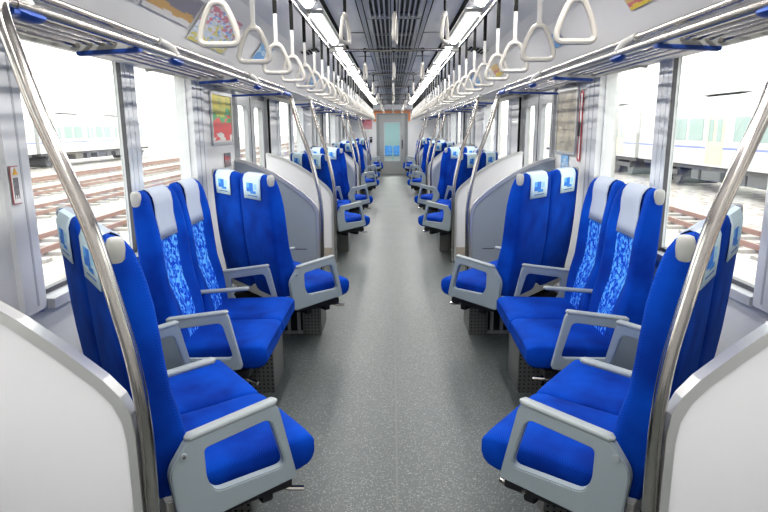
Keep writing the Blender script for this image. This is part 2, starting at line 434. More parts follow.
fr = MB(); fr.frame([(-.495, 0), (.495, 0), (.495, 1.90), (-.495, 1.90)], [(-.40, .01), (.40, .01), (.40, 1.86), (-.40, 1.86)], -.05, .04, 'y')
build('door_frame', fr, mat('end_door_frame_grey', (.24, .25, .25), .45), d)
# flat orange bars round the door head
mb = MB()
mb.frame([(-.60, 1.66), (-.5, 1.66), (.45, 1.66), (.55, 1.66), (.55, 1.99), (-.60, 1.99)], [(-.535, 1.66), (-.52, 1.70), (.47, 1.70), (.485, 1.66), (.485, 1.925), (-.535, 1.925)], YE - .03, YE - .005, 'y')
mb2 = MB(); mb2.box(-.60, -.53, YE - .03, YE - .001, 1.66, 1.97); mb2.box(.48, .55, YE - .03, YE - .001, 1.66, 1.97); mb2.box(-.53, .48, YE - .03, YE - .001, 1.91, 1.97)
struct(build('trim_%d' % n, mb2, ORANGE)); n += 1
# gangway and the next car seen through the end door glass
mb = MB()
mb.box(-.75, -.6, YE + .08, YE + 1.2, 0, 2.1); mb.box(.55, .7, YE + .08, YE + 1.2, 0, 2.1)
mb.box(-.75, .7, YE + .08, YE + 1.2, 2.1, 2.2)
mb.box(-1.4, -1.3, YE + 1.2, YE + 7, 0, 2.2); mb.box(1.3, 1.4, YE + 1.2, YE + 7, 0, 2.2); mb.box(-1.4, 1.4, YE + 1.2, YE + 7, 2.2, 2.3)
mb.box(-1.4, 1.4, YE + 7, YE + 7.1, 0, 2.3); mb.box(-1.4, -.6, YE + 1.2, YE + 1.25, 0, 2.3); mb.box(.55, 1.4, YE + 1.2, YE + 1.25, 0, 2.3)
struct(build('wall_gangway', mb, mat('next_car_wall', (.45, .60, .62), .5)))
mb = MB(); mb.box(-1.4, 1.4, YE + .05, YE + 7.1, -.08, 0); struct(build('floor_gangway', mb, mat('gangway_floor', (.36, .40, .38), .5)))

# ------------------------------------------------------------------ ceiling fittings
CL = [(2.55, 1.35), (4.2, 1.35), (5.9, 1.35), (7.6, 1.35), (9.3, 1.35), (11.0, 1.35), (12.7, 1.35), (14.4, 1.35), (16.1, 1.35), (17.6, 1.1)]
CL = [(-.85, 1.35), (.85, 1.35)] + CL
def make_light(L):
    r = empty('ceiling_light')
    h = MB(); h.frame([(-.055, 0), (.055, 0), (.055, L), (-.055, L)], [(-.036, .02), (.036, .02), (.036, L - .02), (-.036, L - .02)], -.012, .012, 'z')
    build('housing', h, CREAM, r)
    t = MB(); R = [[(.036 * math.cos(a), y, -.038 * math.sin(a) - .002) for a in [PI * i / 8 for i in range(9)]] for y in (.02, L - .02)]
    t.rings(R, caps=True); build('diffuser', t, TUBE, r)
    return r
for s in (-1, 1):
    for i, (y, L) in enumerate(CL):
        r = make_light(L); r.location = (s * .525, y, 2.182)
        vis = i - 2
        tag(r, ('bright white strip lamp behind the camera on the %s side of the ceiling, %s' % (SIDE[s], ['rear one', 'front one'][i])) if vis < 0 else
            '%s bright white strip lamp from the camera in the %s ceiling row' % (ORD[vis], SIDE[s]), 'ceiling light', 'ceiling strip lamps')
# centre ventilation grille, one per 2.4 m module
def make_vent(L):
    r = empty('ventilation_grille')
    b = MB(); b.box(-.165, .165, 0, L, .028, .034); build('backing', b, GREYD, r)
    b = MB()
    for x in [-.165 + .33 * i / 10 for i in range(11)]:
        if abs(x) < .02: continue
        b.box(x - .006, x + .006, 0, L, .0, .028)
    for y in [0, L / 3, 2 * L / 3, L - .02]: b.box(-.165, .165, y, y + .02, .008, .028)
    build('slats', b, VENTM, r)
    b = MB(); b.box(-.19, -.165, 0, L, .004, .034); b.box(.165, .19, 0, L, .004, .034); b.box(-.02, .02, 0, L, -.004, .028)
    build('frame', b, VENTM, r)
    return r
ve = None
for i in range(8):
    if ve is None: ve = make_vent(2.34); r = ve
    else: r = copy_tree(ve)
    r.location = (0, -.3 + 2.4 * i, 2.178)
    tag(r, '%s section of slatted ventilation grille along the middle of the ceiling' % ['rearmost', 'next to rearmost', 'nearest visible', 'second', 'third', 'fourth', 'fifth', 'farthest'][i], 'ventilation grille', 'ceiling ventilation grilles')
# square louvres beside the lamp rows
lv = None
for i in range(4):
    for s in (-1, 1):
        if lv is None:
            lv = empty('air_vent'); r = lv
            b = MB(); b.box(-.09, .09, -.16, .16, 0, .012); build('frame', b, VENTM, r)
            for j in range(5):
                b = MB(); b.box(-.078 + j * .032, -.058 + j * .032, -.145, .145, -.003, 0); build('slot', b, BLACK, r)
        else: r = copy_tree(lv)
        r.location = (s * .78, 5.9 + i * 3.4, 2.136); r.rotation_euler.y = s * .25
        tag(r, 'small slotted air vent in the %s side of the ceiling, %s from camera' % (SIDE[s], ORD[i]), 'air vent', 'slotted ceiling air vents')

# ------------------------------------------------------------------ strap rails and hand straps
RX, RZ = .587, 2.135
for s in (-1, 1):
    r = empty('strap_rail', (s * RX, 0, 0))
    b = MB(); b.tube([(0, 1.5, RZ), (0, YE - .7, RZ)], .0135, 10); build('rail', b, STEEL, r)
    for y in [1.9 + 1.2 * i for i in range(14)]:
        b = MB(); b.tube([(0, y, RZ), (-s * .01, y, RZ + .05)], .009, 8); build('bracket', b, CREAM, r)
    tag(r, 'long steel strap rail running along the %s side of the ceiling' % SIDE[s], 'rail')
def make_strap(top, bl, wl):
    """hand strap hanging from z=top; bl = black sleeve length, wl = white webbing length"""
    r = empty('hand_strap')
    b = MB()
    lp = [(0, .018 * math.cos(a), top + .018 * math.sin(a)) for a in [2 * PI * i / 12 for i in range(12)]]
    b.tube(lp, .0035, 6, loop=True, flat=3)
    b.box(-.010, .010, -.005, .005, top - bl, top - .014); build('sleeve', b, BLACK, r)
    b = MB(); b.box(-.009, .009, -.004, .004, top - bl - wl, top - bl + .004)
    build('webbing', b, STRAP, r)
    b = MB(); b.box(-.013, .013, -.008, .008, top - bl - wl - .012, top - bl - wl + .008)
    zt = top - bl - wl - .012
    tri = [(-.012, zt), (.012, zt), (.062, zt - .122), (.048, zt - .145), (-.048, zt - .145), (-.062, zt - .122)]
    tri = [(-.021, zt + .004), (.021, zt + .004), (.052, zt - .058), (.071, zt - .128), (-.071, zt - .128), (-.052, zt - .058)]
    pts = fillet(tri, [.020, .020, .04, .034, .034, .04], 5)
    b.tube([(x, 0, z) for x, z in pts], .0105, 8, loop=True)
    build('ring', b, HANDLE, r)
    return r
YS = [2.08, 2.6] + [3.1 + .5 * i for i in range(31)]
first = None
for s in (-1, 1):
    for i, y in enumerate(YS):
        if first is None: first = make_strap(RZ, .16, .138); r = first
        else: r = copy_tree(first)
        r.location = (s * RX, y, 0); r.rotation_euler.z = random.uniform(-.1, .1); r.rotation_euler.x = random.uniform(-.0, .0)
        tag(r, '%s triangular hand strap from the camera in the row along the %s ceiling rail' % (ORD[i], SIDE[s]), 'hand strap', 'triangular hand straps in the %s row' % SIDE[s])
CBY = [3.3 + 2.4 * i for i in range(7)]
cb = None; cs = None
for i, y in enumerate(CBY):
    if cb is None:
        cb = empty('cross_rail'); r = cb
        b = MB(); b.tube([(-RX, 0, 2.12), (RX, 0, 2.12)], .0135, 10); build('rail', b, STEEL, r)
        for s in (-1, 1):
            b = MB(); b.tube([(s * (RX - .06), 0, 2.12), (s * (RX + .02), 0, 2.12)], .022, 10); build('end_joint', b, CREAM, r)
            b = MB(); b.tube([(s * .44, 0, 2.12), (s * .44, 0, 2.2)], .009, 8); build('hanger', b, STEEL, r)
    else: r = copy_tree(cb)
    r.location = (0, y, 0)
    tag(r, '%s steel cross rail from the camera spanning the aisle under the ceiling' % ORD[i], 'rail', 'cross rails over the aisle')
    for x, nm in ((-.26, 'left'), (0, 'middle'), (.26, 'right')):
        if cs is None: cs = make_strap(2.12, .105, .01); r = cs
        else: r = copy_tree(cs)
        r.location = (x, y, 0); r.rotation_euler.z = PI / 2 + random.uniform(-.35, .35)
        tag(r, '%s hand strap hanging on the %s cross rail over the aisle' % (nm, ORD[i]), 'hand strap', 'hand straps on the cross rails')

# ------------------------------------------------------------------ luggage racks, poles, partitions
def rack(s, a, b_, k):
    r = empty('luggage_rack', (s * .86, a, 1.70)); L = b_ - a
    def X(x): return s * (x - .86)
    b = MB(); b.tube([(0, .03, 0), (0, L - .03, 0)], .015, 12); build('front_rail', b, RAIL, r)
    clips = [.06, 1.03, 2.48] if L > 3.5 else [.5, 1.9]
    y = .03
    for c in clips + [L]:
        b = MB(); b.tube([(X(.895), y, .048), (X(.895), c - .05 if c < L else L - .03, .048)], .012, 10); build('guard_rail', b, RAIL, r); y = c + .05
    for x, z, rr in ((.93, 0, .007), (.97, 0, .007), (1.01, 0, .007), (1.055, -.004, .009), (1.12, .01, .007), (1.18, .026, .007), (1.24, .042, .007)):
        b = MB(); b.tube([(X(x), .03, z), (X(x), L - .03, z)], rr, 8); build('slat_rod', b, RAIL, r)
    b = MB(); x0, x1 = sorted((X(1.26), X(W))); b.box(x0, x1, .03, L - .03, .045, .060); build('rear_plate', b, WHITE2, r)
    arms = [.03, .70, 1.98, 3.26] if L > 3.5 else [.03, .9, 2.2]
    for c in arms:
        b = MB()
        pl = [(X(.86), -.012), (X(1.06), -.022), (X(1.30), .035), (X(W - .003), .03), (X(W - .003), .06), (X(1.25), .062), (X(1.05), .012), (X(.88), .012)]
        b.prism(pl, c - .012, c + .012, 'y'); o = build('bracket_arm', b, CREAM, r)
        e = 1.22 if c == 3.26 else 1.062; b = MB(); b.prism([(X(.85), -.026), (X(e), -.036), (X(e), -.022), (X(.85), -.012)], c - .016, c + .016, 'y'); build('blue_strip', b, BLUEP, o, bevel=.003)
    for c in clips:
        b = MB(); b.tube(smooth_path([(X(.895), c - .06, .048), (X(.893), c - .03, .046), (X(.87), c + .005, .03), (X(.855), c + .02, .0)], 4), .017, 10)
        o = build('elbow_joint', b, CREAM, r)
        b = MB(); R = []
        for t in range(9):
            u = -1 + 2 * t / 8; w = math.sqrt(max(0, 1 - u * u)); R.append([(X(.86) + (.022 * w + .002) * math.cos(q), c + .03 + u * .06, -.008 - (.026 * w + .001) * (.5 - .5 * math.sin(q))) for q in [2 * PI * i / 10 for i in range(10)]])
        b.rings(R); build('blue_cap', b, BLUEP, o)
    tag(r, 'steel tube luggage rack with blue brackets above the %s %s windows' % (BAYN[k], SIDE[s]), 'luggage rack', 'overhead luggage racks')

CURVE = [(1.33, 1.185), (1.22, 1.155), (1.11, 1.11), (1.0, 1.052), (.895, .985), (.80, .912), (.71, .835), (.672, .79), (.652, .745), (.645, .69)]
def partition(s, y, k, which, facing):
    r = empty('partition', (s * .645, y, 0))
    def X(x): return s * (x - .645)
    n_ = len(CURVE)
    lower = [(X(x), .04) for x, z in CURVE]
    b = MB(); poly = [(X(x + .012), z - .012) for x, z in CURVE] + [(X(.657), .05), (X(1.33), .05)]
    b.prism(poly, -.012, .012, 'y'); build('panel', b, PANELM if facing < 0 else PANEL_SHADE, r)  # far-end panels get the darker grey that stands in for shade
    # edge trim
    b = MB(); outer = [(X(x), z) for x, z in CURVE] + [(X(.645), .02)]; inner = [(X(x + .022), z - .020) for x, z in CURVE] + [(X(.667), .02)]
    m_ = len(outer)
    for i in range(m_ - 1):
        vs = []
        for d in (-.019, .019): vs += [(outer[i][0], d, outer[i][1]), (outer[i + 1][0], d, outer[i + 1][1]), (inner[i + 1][0], d, inner[i + 1][1]), (inner[i][0], d, inner[i][1])]
        b.add(vs, [(0, 1, 2, 3), (7, 6, 5, 4), (0, 4, 5, 1), (3, 2, 6, 7), (0, 3, 7, 4), (1, 5, 6, 2)])
    build('edge_trim', b, TRIM, r)
    x0, x1 = sorted((X(.658), X(1.33))); b = MB(); b.box(x0, x1, -.016, .016, 0.0, .17); build('kick_plate', b, BEIGE, r)
    if facing > 0:
        b = MB(); x0, x1 = sorted((X(.76), X(.86))); b.box(x0, x1, -.014, -.011, .40, .408); build('slot', b, GASK, r)
    tag(r, '%s curved-top partition at the %s end of the %s %s seats' % ('white' if facing < 0 else 'shaded grey', which, BAYN[k], SIDE[s]), 'partition', 'curved draught partitions')
    # pole
    dz = 1 if facing < 0 else -1
    p = empty('grab_pole', (s * .632, y - .0 , 0))
    def Xp(x): return s * (x - .632)
    pts = [(.636, 0, 0), (.633, 0, .25), (.628, 0, .485), (.626, 0, .70), (.640, 0, .87), (.668, 0, 1.02), (.706, 0, 1.19), (.752, 0, 1.33), (.800, 0, 1.47), (.832, 0, 1.59), (.851, 0, 1.67), (.858, dz * .014, 1.695), (.86, dz * .05, 1.70)]
    b = MB(); b.tube([(Xp(q[0]), q[1], q[2]) for q in smooth_path(pts, 4)], .0180, 12); build('pole', b, STEEL, p)
    b = MB(); b.tube([(Xp(.636), 0, 0), (Xp(.636), 0, .015)], .032, 14); build('foot_flange', b, STEEL, p)
    if dz < 0:
        b = MB(); b.tube([(Xp(.86), dz * .05, 1.70), (Xp(.86), dz * .34, 1.70)], .0175, 12); build('blue_sleeve', b, BLUEP, p)
    tag(p, 'bent polished steel grab pole at the %s end of the %s %s seats' % (which, BAYN[k], SIDE[s]), 'grab pole', 'bent grab poles beside the doors')
for s in (-1, 1):
    for k, (a, b_) in enumerate(BAYS):
        rack(s, a + .03, (b_ - .03) if k < 3 else b_, k)
        partition(s, a, k, 'near', -1)
        if k < 3: partition(s, b_, k, 'far', 1)

# ------------------------------------------------------------------ seats
def dish(z): return .036 * max(0, min(1, (1.15 - z) / .12)) * max(0, min(1, (z - .45) / .3)) + .008
def backrest_mesh():
    Z = [.37, .41, .46, .55, .62, .71, .80, .88, .96, 1.03, 1.08, 1.115, 1.138, 1.15, 1.155]
    F = [.005, .004, .000, -.010, -.022, -.045, -.055, -.062, -.070, -.083, -.096, -.108, -.122, -.138, -.152]
    Rr = [-.10, -.115, -.125, -.145, -.155, -.165, -.172, -.177, -.181, -.184, -.186, -.186, -.183, -.176, -.166]
    H = [.196, .203, .207, .210, .211, .211, .211, .210, .208, .205, .200, .192, .180, .163, .135]
    b = MB(); R = []
    for z, f, r, h in zip(Z, F, Rr, H):
        cy, hy = (f + r) / 2, (f - r) / 2; ring = []
        for i in range(32):
            a = 2 * PI * i / 32; c, sn = math.cos(a), math.sin(a); e = .32
            x = h * math.copysign(abs(c) ** e, c); y = hy * math.copysign(abs(sn) ** e, sn)
            if sn > 0: y -= dish(z) * math.exp(-(x / .142) ** 8)   # bolstered front
            ring.append((x, cy + y, z))
        R.append(ring)
    b.rings(R); return b
def cushion_mesh():
    Y = [-.06, .0, .10, .20, .28, .33, .36, .378, .388, .385]
    T = [.440, .446, .449, .451, .454, .455, .452, .444, .430, .418]
    Bm = [.335, .33, .325, .322, .322, .325, .332, .346, .368, .388]
    H = [.203, .209, .211, .211, .211, .211, .209, .206, .201, .195]
    b = MB(); R = []
    for y, t, bt, h in zip(Y, T, Bm, H):
        cz, hz = (t + bt) / 2, (t - bt) / 2; ring = []
        for i in range(28):
            a = 2 * PI * i / 28; c, sn = math.cos(a), math.sin(a); e = .28
            ring.append((h * math.copysign(abs(c) ** e, c), y, cz + hz * math.copysign(abs(sn) ** e, sn)))
        R.append(ring)
    b.rings(R); return b
def cover_mesh():
    path = [(-.058, .925), (-.063, .97), (-.073, 1.03), (-.088, 1.085), (-.105, 1.125), (-.128, 1.150), (-.155, 1.162), (-.180, 1.150), (-.192, 1.12), (-.1915, 1.06), (-.188, 1.0)]
    b = MB(); n_ = 8; vs = []
    for i, (y, z) in enumerate(path):
        hw = .108 + .006 * (z - .92) / .24
        for j in range(n_ + 1):
            x = -hw + 2 * hw * j / n_
            yy = y + .005 - (dish(z) * math.exp(-(x / .142) ** 8) if i < 6 else 0)
            if i > 6: yy = y - .001
            vs.append((x, yy, z))
    fs = [(i * (n_ + 1) + j, i * (n_ + 1) + j + 1, (i + 1) * (n_ + 1) + j + 1, (i + 1) * (n_ + 1) + j) for i in range(len(path) - 1) for j in range(n_)]
    b.add(vs, fs, 0, True); return b
BACKM = backrest_mesh().mesh('backrest', FABP); CUSHM = cushion_mesh().mesh('seat_cushion', FAB); COVM = cover_mesh().mesh('headrest_cover', COVER)
bmx = bmesh.new(); bmx.from_mesh(COVM); bmesh.ops.solidify(bmx, geom=bmx.faces, thickness=.004); bmx.to_mesh(COVM); bmx.free()
for p_ in COVM.polygons: p_.use_smooth = True
def knob_mesh(sx):
    b = MB(); R = []
    pr = [(1.088, .007, .014), (1.10, .011, .020), (1.125, .013, .023), (1.143, .013, .022), (1.153, .010, .018), (1.157, .005, .010)]
    for z, hx, hy in pr:
        R.append([(sx * .190 + hx * math.copysign(abs(math.cos(a)) ** .6, math.cos(a)), -.158 + hy * math.copysign(abs(math.sin(a)) ** .6, math.sin(a)), z) for a in [2 * PI * i / 16 for i in range(16)]])
    b.rings(R); return b.mesh('grab_handle', CREAM)
KN = {1: knob_mesh(1), -1: knob_mesh(-1)}
def arm_mesh():
    b = MB()
    outer = [(-.040, .588), (.232, .624), (.290, .356), (-.075, .318), (-.098, .505)]
    inner = [(.004, .548), (.206, .577), (.252, .408), (.030, .405), (.006, .45)]
    o2 = fillet(outer, [.02, .03, .02, .02, .03], 5); i2 = fillet(inner, [.015, .025, .03, .03, .03], 5)
    b.frame(o2, i2, -.016, .016); return b.mesh('armrest_panel', ARM, .004, 2)
def pad_mesh(y0, z0, y1, z1):
    b = MB(); R = []
    for t in [0, .04, .12, .3, .5, .7, .88, .96, 1]:
        y = y0 + (y1 - y0) * t; z = z0 + (z1 - z0) * t; k = min(1, math.sqrt(max(0, 1 - (abs(t - .5) * 2) ** 8)) + .35)
        R.append([(.0185 * k * math.copysign(abs(math.cos(a)) ** .6, math.cos(a)), y, z - .003 + .010 * k * math.copysign(abs(math.sin(a)) ** .7, math.sin(a))) for a in [2 * PI * i / 14 for i in range(14)]])
    b.rings(R); return b.mesh('armrest_pad', ARMP)
ARMM = arm_mesh(); PADM = pad_mesh(-.045, .592, .236, .628); PADS = pad_mesh(-.06, .590, .222, .612)
def scr():
    b = MB(); b.tube([(0, 0, 0), (.006, 0, 0)], .010, 12); b.tube([(.005, 0, 0), (.0075, 0, 0)], .005, 8, 1); return b.mesh('screw_cap', [ARMP, GASK])
SCR = scr()
def strut_mesh():   # window-side arm: slim strut under the pad, no lower panel
    b = MB(); b.prism(fillet([(-.05, .58), (.225, .61), (.285, .37), (.255, .362), (.20, .575), (-.03, .553)], .012, 3), -.014, .014); return b.mesh('armrest_panel', ARM, .003, 2)
STRM = strut_mesh()
def pedestal_meshes():
    out = {}
    b = MB(); b.box(-.42, .42, -.02, .30, .285, .325); b.box(-.40, .40, .06, .10, .25, .285); b.box(-.40, .40, .20, .24, .25, .285)
    out['seat_frame'] = b.mesh('seat_frame', GREYD, .004)
    return out
SFR = pedestal_meshes()['seat_frame']
def make_seat():
    r = empty('double_seat')
    for sx in (-1, 1):
        link('seat_cushion', CUSHM, r, (sx * .2125, 0, 0))
        b = link('backrest', BACKM, r, (sx * .2125, 0, 0))
        link('headrest_cover', COVM, b); link('grab_handle', KN[sx], b)
    a = link('armrest', ARMM, r, (.465, 0, 0)); link('armrest_pad', PADM, a); link('screw_cap', SCR, a, (.016, -.055, .545))
    a = link('armrest', PADS, r, (0, 0, 0))
    a = link('armrest', ARMM, r, (-.465, 0, 0)); link('armrest_pad', PADM, a)
    link('seat_frame', SFR, r)
    b = MB(); b.box(-.44, .44, -.10, -.07, .33, .40); build('back_plate', b, CREAM, r, bevel=.004)
    b = MB(); b.tube([(.36, .22, .30), (.40, .30, .27), (.42, .34, .265)], .009, 8); build('rotation_pedal', b, STEEL, r, bevel=0)
    return r
SEAT = make_seat()
SPEC = [(.834, 1.90, .927), (.988, 3.018, 1.567), (.871, 3.97, .883)]
used = False
def pedestal_for(r, s, X, Y, phi, xin):
    """base under the seat in car-aligned axes; parented to the seat"""
    inv = Matrix.Rotation(-r.rotation_euler.z, 4, 'Z')
    def place(o):
        o.parent = r; off = inv @ Vector((0, 0, 0)); o.location = off; o.rotation_euler.z = -r.rotation_euler.z
    def XX(x): return s * (x - X)
    b = MB(); x0, x1 = sorted((XX(xin + .02), XX(X + .27)))
    b.box(x0, x1, .09, .33, .0, .29); o = build('pedestal_core', b, GREYD, None, bevel=.004); place(o)
    b = MB(); x0, x1 = sorted((XX(xin), XX(xin + .016))); b.box(x0, x1, .06, .36, .0, .29)
    x0, x1 = sorted((XX(xin), XX(xin + .13))); b.box(x0, x1, .055, .072, .0, .27); b.box(x0, x1, .345, .36, 0, .29)
    o = build('perforated_side', b, PERF, None); place(o)
    b = MB()
    for x in (xin + .15, xin + .22, xin + .29):
        x0, x1 = sorted((XX(x), XX(x + .022))); b.box(x0, x1, .068, .092, 0, .29)
    x0, x1 = sorted((XX(xin + .015), XX(xin + .30))); b.box(x0, x1, .07, .09, .0, .02); b.box(x0, x1, .074, .09, .24, .265)
    o = build('pedestal_ribs', b, TRIM, None); place(o)
DESC = ['blue double seat turned away from camera, first of the %s %s bay', 'blue double seat facing the aisle with mosaic backrest fronts, middle of the %s %s bay', 'blue double seat turned away from camera, last of the %s %s bay']
def place_seat(s, X, Y, phi, label, xin):
    global used
    if not used: r = SEAT; used = True
    else: r = copy_tree(SEAT)
    r.location = (s * X, Y, 0)
    # forward direction (local +y) -> (-s*... ) : left seats face (sin,cos); right seats (-sin,cos)
    r.rotation_euler.z = -phi if s < 0 else phi
    if s > 0:      # keep the aisle arm details on the aisle side
        for ch in r.children:
            if abs(abs(ch.location.x) - .465) < .01:
                for g in ch.children:
                    if g.name.startswith('screw_cap'): pass
    tag(r, label, 'seat', 'blue rotating double seats')
    pedestal_for(r, s, X, Y, phi, xin)
    return r
import itertools
SEATL = []
for k in range(4):
    for s in (-1, 1):
        for i, (X, Y, ph) in enumerate(SPEC):
            if k == 3 and i == 2: continue
            XX_, YY_, pp = X, Y + PER * k, ph
            if k == 3 and i == 1: XX_, YY_, pp = .871, 18.15, .9
            SEATL.append((s, XX_, YY_, pp, (DESC[i] if not (k == 3 and i == 1) else DESC[2]) % (BAYN[k], SIDE[s]), [.54, .67, .52][i]))
# copies are made from the untouched prototype first, then the pedestals are added
roots = [SEAT] + [copy_tree(SEAT) for _ in SEATL[1:]]
for r, (s, X, Y, ph, lab, xin) in zip(roots, SEATL):
    r.location = (s * X, Y, 0); r.rotation_euler.z = -ph if s < 0 else ph
    tag(r, lab, 'seat', 'blue rotating double seats')
    if s > 0:
        for ch in list(r.children):
            if ch.name.startswith('rotation_pedal'): ch.location.x = -.78
            for g in ch.children:
                if g.name.startswith('screw_cap'):
                    g.parent = next(c for c in r.children if c.name.startswith('armrest') and c.location.x < -.4)
                    g.location.x = -.0225
    pedestal_for(r, s, X, Y, ph, xin)

MATB = mat('next_car_upholstery', (.08, .24, .50), .8)
for i, (x, y) in enumerate(((-.42, YE + 5.6), (.42, YE + 5.6))):
    r = empty('bench_seat', (x, y, 0))
    b = MB(); b.box(-.40, .40, -.25, .2, .34, .45); build('seat_cushion', b, MATB, r, bevel=.03)
    b = MB(); b.box(-.40, .40, .2, .32, .40, .74); build('backrest', b, MATB, r, bevel=.03)
    b = MB(); b.box(-.38, .38, -.1, .2, 0, .34); build('base', b, TRIM, r)
    tag(r, 'blue seat in the next car, on the %s as seen through the end door window' % ('left' if x < 0 else 'right'), 'seat', 'seats in the next car')
# ------------------------------------------------------------------ posters, stickers, ads
def flat(name, s, y0, y1, z0, z1, m, label, cat, frame=None, x=W - .004, group=None, th=.004):
    r = empty(name, (s * x, (y0 + y1) / 2, z0)); hy = (y1 - y0) / 2
    b = MB(); a, c = sorted((0, -s * th)); b.box(a, c, -hy, hy, 0, z1 - z0); build('sheet', b, m, r)
    if frame:
        b = MB(); b.frame([(-hy - .02, -.02), (hy + .02, -.02), (hy + .02, z1 - z0 + .02), (-hy - .02, z1 - z0 + .02)], [(-hy, 0), (hy, 0), (hy, z1 - z0), (-hy, z1 - z0)], *sorted((0, -s * .012)))
        build('frame', b, frame, r)
    tag(r, label, cat, group); return r
P1 = poster_mat('green_yellow_red_poster', [(0, (.75, .72, .68)), (.10, (.75, .10, .10)), (.46, (.10, .38, .16)), (.62, (.55, .55, .12)), (.84, (.72, .62, .10))], 5, .28)
P2 = poster_mat('sepia_map_poster', [(0, (.55, .50, .38)), (.25, (.42, .38, .30)), (.5, (.50, .46, .36)), (.8, (.38, .35, .29))], 6, .7)
P3 = poster_mat('grey_gold_advert', [(0, (.70, .68, .65)), (.2, (.55, .35, .14)), (.42, (.22, .21, .24)), (.9, (.30, .29, .33))], 3, .12)
P4 = poster_mat('colourful_map_advert', [(0, (.70, .62, .20)), (.2, (.60, .68, .75)), (.45, (.75, .75, .80)), (.62, (.25, .45, .72)), (.72, (.72, .72, .75)), (.85, (.65, .25, .30))], 16, 1.0)
P5 = poster_mat('pale_advert', [(0, (.70, .70, .68)), (.3, (.66, .67, .69)), (.7, (.72, .71, .70))], 6, .4)
P6 = poster_mat('yellow_pink_advert', [(0, (.80, .62, .10)), (.35, (.62, .20, .22)), (.6, (.7, .5, .2))], 4, .2)
P7 = poster_mat('blue_white_notice', [(0, (.18, .40, .70)), (.5, (.55, .68, .80)), (.75, (.2, .42, .7))], 5, .4)
P8 = poster_mat('pink_advert', [(0, (.62, .35, .36)), (.3, (.62, .25, .28)), (.8, (.35, .08, .09))], 4, .2)
flat('poster', -1, 4.50, 5.03, 1.33, 1.68, P1, 'yellow, green and red framed poster on the wall left of the left door', 'poster', TRIM)
flat('notice', -1, 4.78, 4.96, 1.13, 1.24, poster_mat('dark_red_notice', [(0, (.25, .22, .22)), (.4, (.40, .08, .08)), (.75, (.15, .15, .16))], 4, .3), 'small dark notice with red patch below the left wall poster', 'notice')
flat('poster', 1, 4.55, 5.06, 1.24, 1.70, P2, 'brown and grey map poster on the wall beside the right door', 'poster', TRIM)
flat('notice', 1, 4.70, 4.90, 1.03, 1.21, P7, 'light blue notice on the right wall below the map poster', 'notice')
r = empty('emergency_tool', (1 * (W - .006), 4.44, 1.18))
b = MB(); b.frame(fillet([(-.035, 0), (.035, 0), (.035, .5), (-.035, .5)], .03, 5), fillet([(-.026, .009), (.026, .009), (.026, .491), (-.026, .491)], .022, 5), -.006, 0); build('red_outline', b, RED, r)
b = MB(); b.box(-.004, 0, -.018, .018, .02, .48); build('plate', b, WHITE2, r); b = MB(); b.box(-.022, -.010, -.012, .012, .18, .28); build('lever', b, GASK, r)
tag(r, 'tall red outlined emergency handle plate on the right wall beside the map poster', 'emergency handle')
# warning sticker near the first left window
r = flat('warning_sticker', -1, 2.045, 2.085, 1.175, 1.30, mat('sticker_white', (.75, .73, .72), .4), 'narrow white warning sticker with a yellow triangle on the left wall by the window', 'sticker', mat('sticker_red_edge', (.45, .12, .12), .4), x=W - .026)
for ob in r.children:
    if ob.name.startswith('frame'): ob.scale = (.2, .56, .80); ob.location.z = .012
b = MB(); b.prism([(-.013, .098), (.013, .098), (0, .120)], .0045, .0065, 'x'); build('yellow_triangle', b, mat('warning_yellow', (.8, .45, .05), .5), r)
b = MB()
for i in range(5): b.box(.0045, .0055, -.014 + i * .006, -.012 + i * .006, .015 + (i % 2) * .012, .088)
build('printed_lines', b, GASK, r)
flat('warning_sticker', -1, 1.80, 1.86, 1.22, 1.27, P5, 'small plain pale sticker on the left wall nearer the camera', 'sticker')
# adverts on the sloping cove above the racks
def cove_ad(s, y0, y1, m, label, h=.15, z0=.0):
    r = empty('advert_panel', (s * 1.053, (y0 + y1) / 2, 1.93)); hy = (y1 - y0) / 2
    b = MB(); b.box(-.002, .002, -hy, hy, z0, h); o = build('sheet', b, m, r)
    for e0 in (-hy - .008, hy):
        b = MB(); b.box(-.001, .004, e0, e0 + .008, z0, h); build('edge_clip', b, TRIM, r)
    r.rotation_euler = (0, -s * math.atan2(.092, .12) if s > 0 else math.atan2(.092, .12), 0)
    tag(r, label, 'advert', 'adverts above the luggage racks'); return r
cove_ad(-1, 1.92, 2.56, P5, 'pale advert nearest the camera above the left luggage rack')
cove_ad(-1, 2.62, 3.20, P3, 'grey and gold advert above the nearest left luggage rack')
cove_ad(-1, 3.26, 3.95, P4, 'multicoloured illustrated map advert above the nearest left luggage rack', .17, -.05)
cove_ad(-1, 4.6, 5.0, P7, 'blue and white advert above the left rack near the door')
cove_ad(1, 2.62, 2.85, P6, 'small yellow and pink advert nearest the camera above the right rack', .06)
cove_ad(1, 3.9, 4.12, P7, 'small blue advert above the nearest right luggage rack', .09)
cove_ad(1, 6.0, 6.35, P6, 'yellow advert over the nearest right door', .12)
for k in (1, 2, 3):
    for s in (-1, 1):
        cove_ad(s, 2.3 + PER * k, 3.0 + PER * k, P5 if (k + s) % 2 else P7, '%s advert above the %s %s luggage rack' % ('pale' if (k + s) % 2 else 'blue and white', BAYN[k], SIDE[s]))
# small downlights above the doors' pockets
for s in (-1, 1):
    for k in range(4):
        r = empty('downlight', (s * 1.24, 4.6 + PER * k if k < 3 else 19.0, 1.772))
        b = MB(); b.tube([(0, 0, .0), (0, 0, .018)], .035, 16); build('rim', b, TRIM, r)
        b = MB(); b.tube([(0, 0, -.004), (0, 0, 0)], .028, 16); build('lens', b, DOWN, r)
        tag(r, 'small round downlight over the %s wall beside the %s door' % (SIDE[s], ['nearest', 'second', 'third', 'end'][k]), 'downlight', 'round downlights')
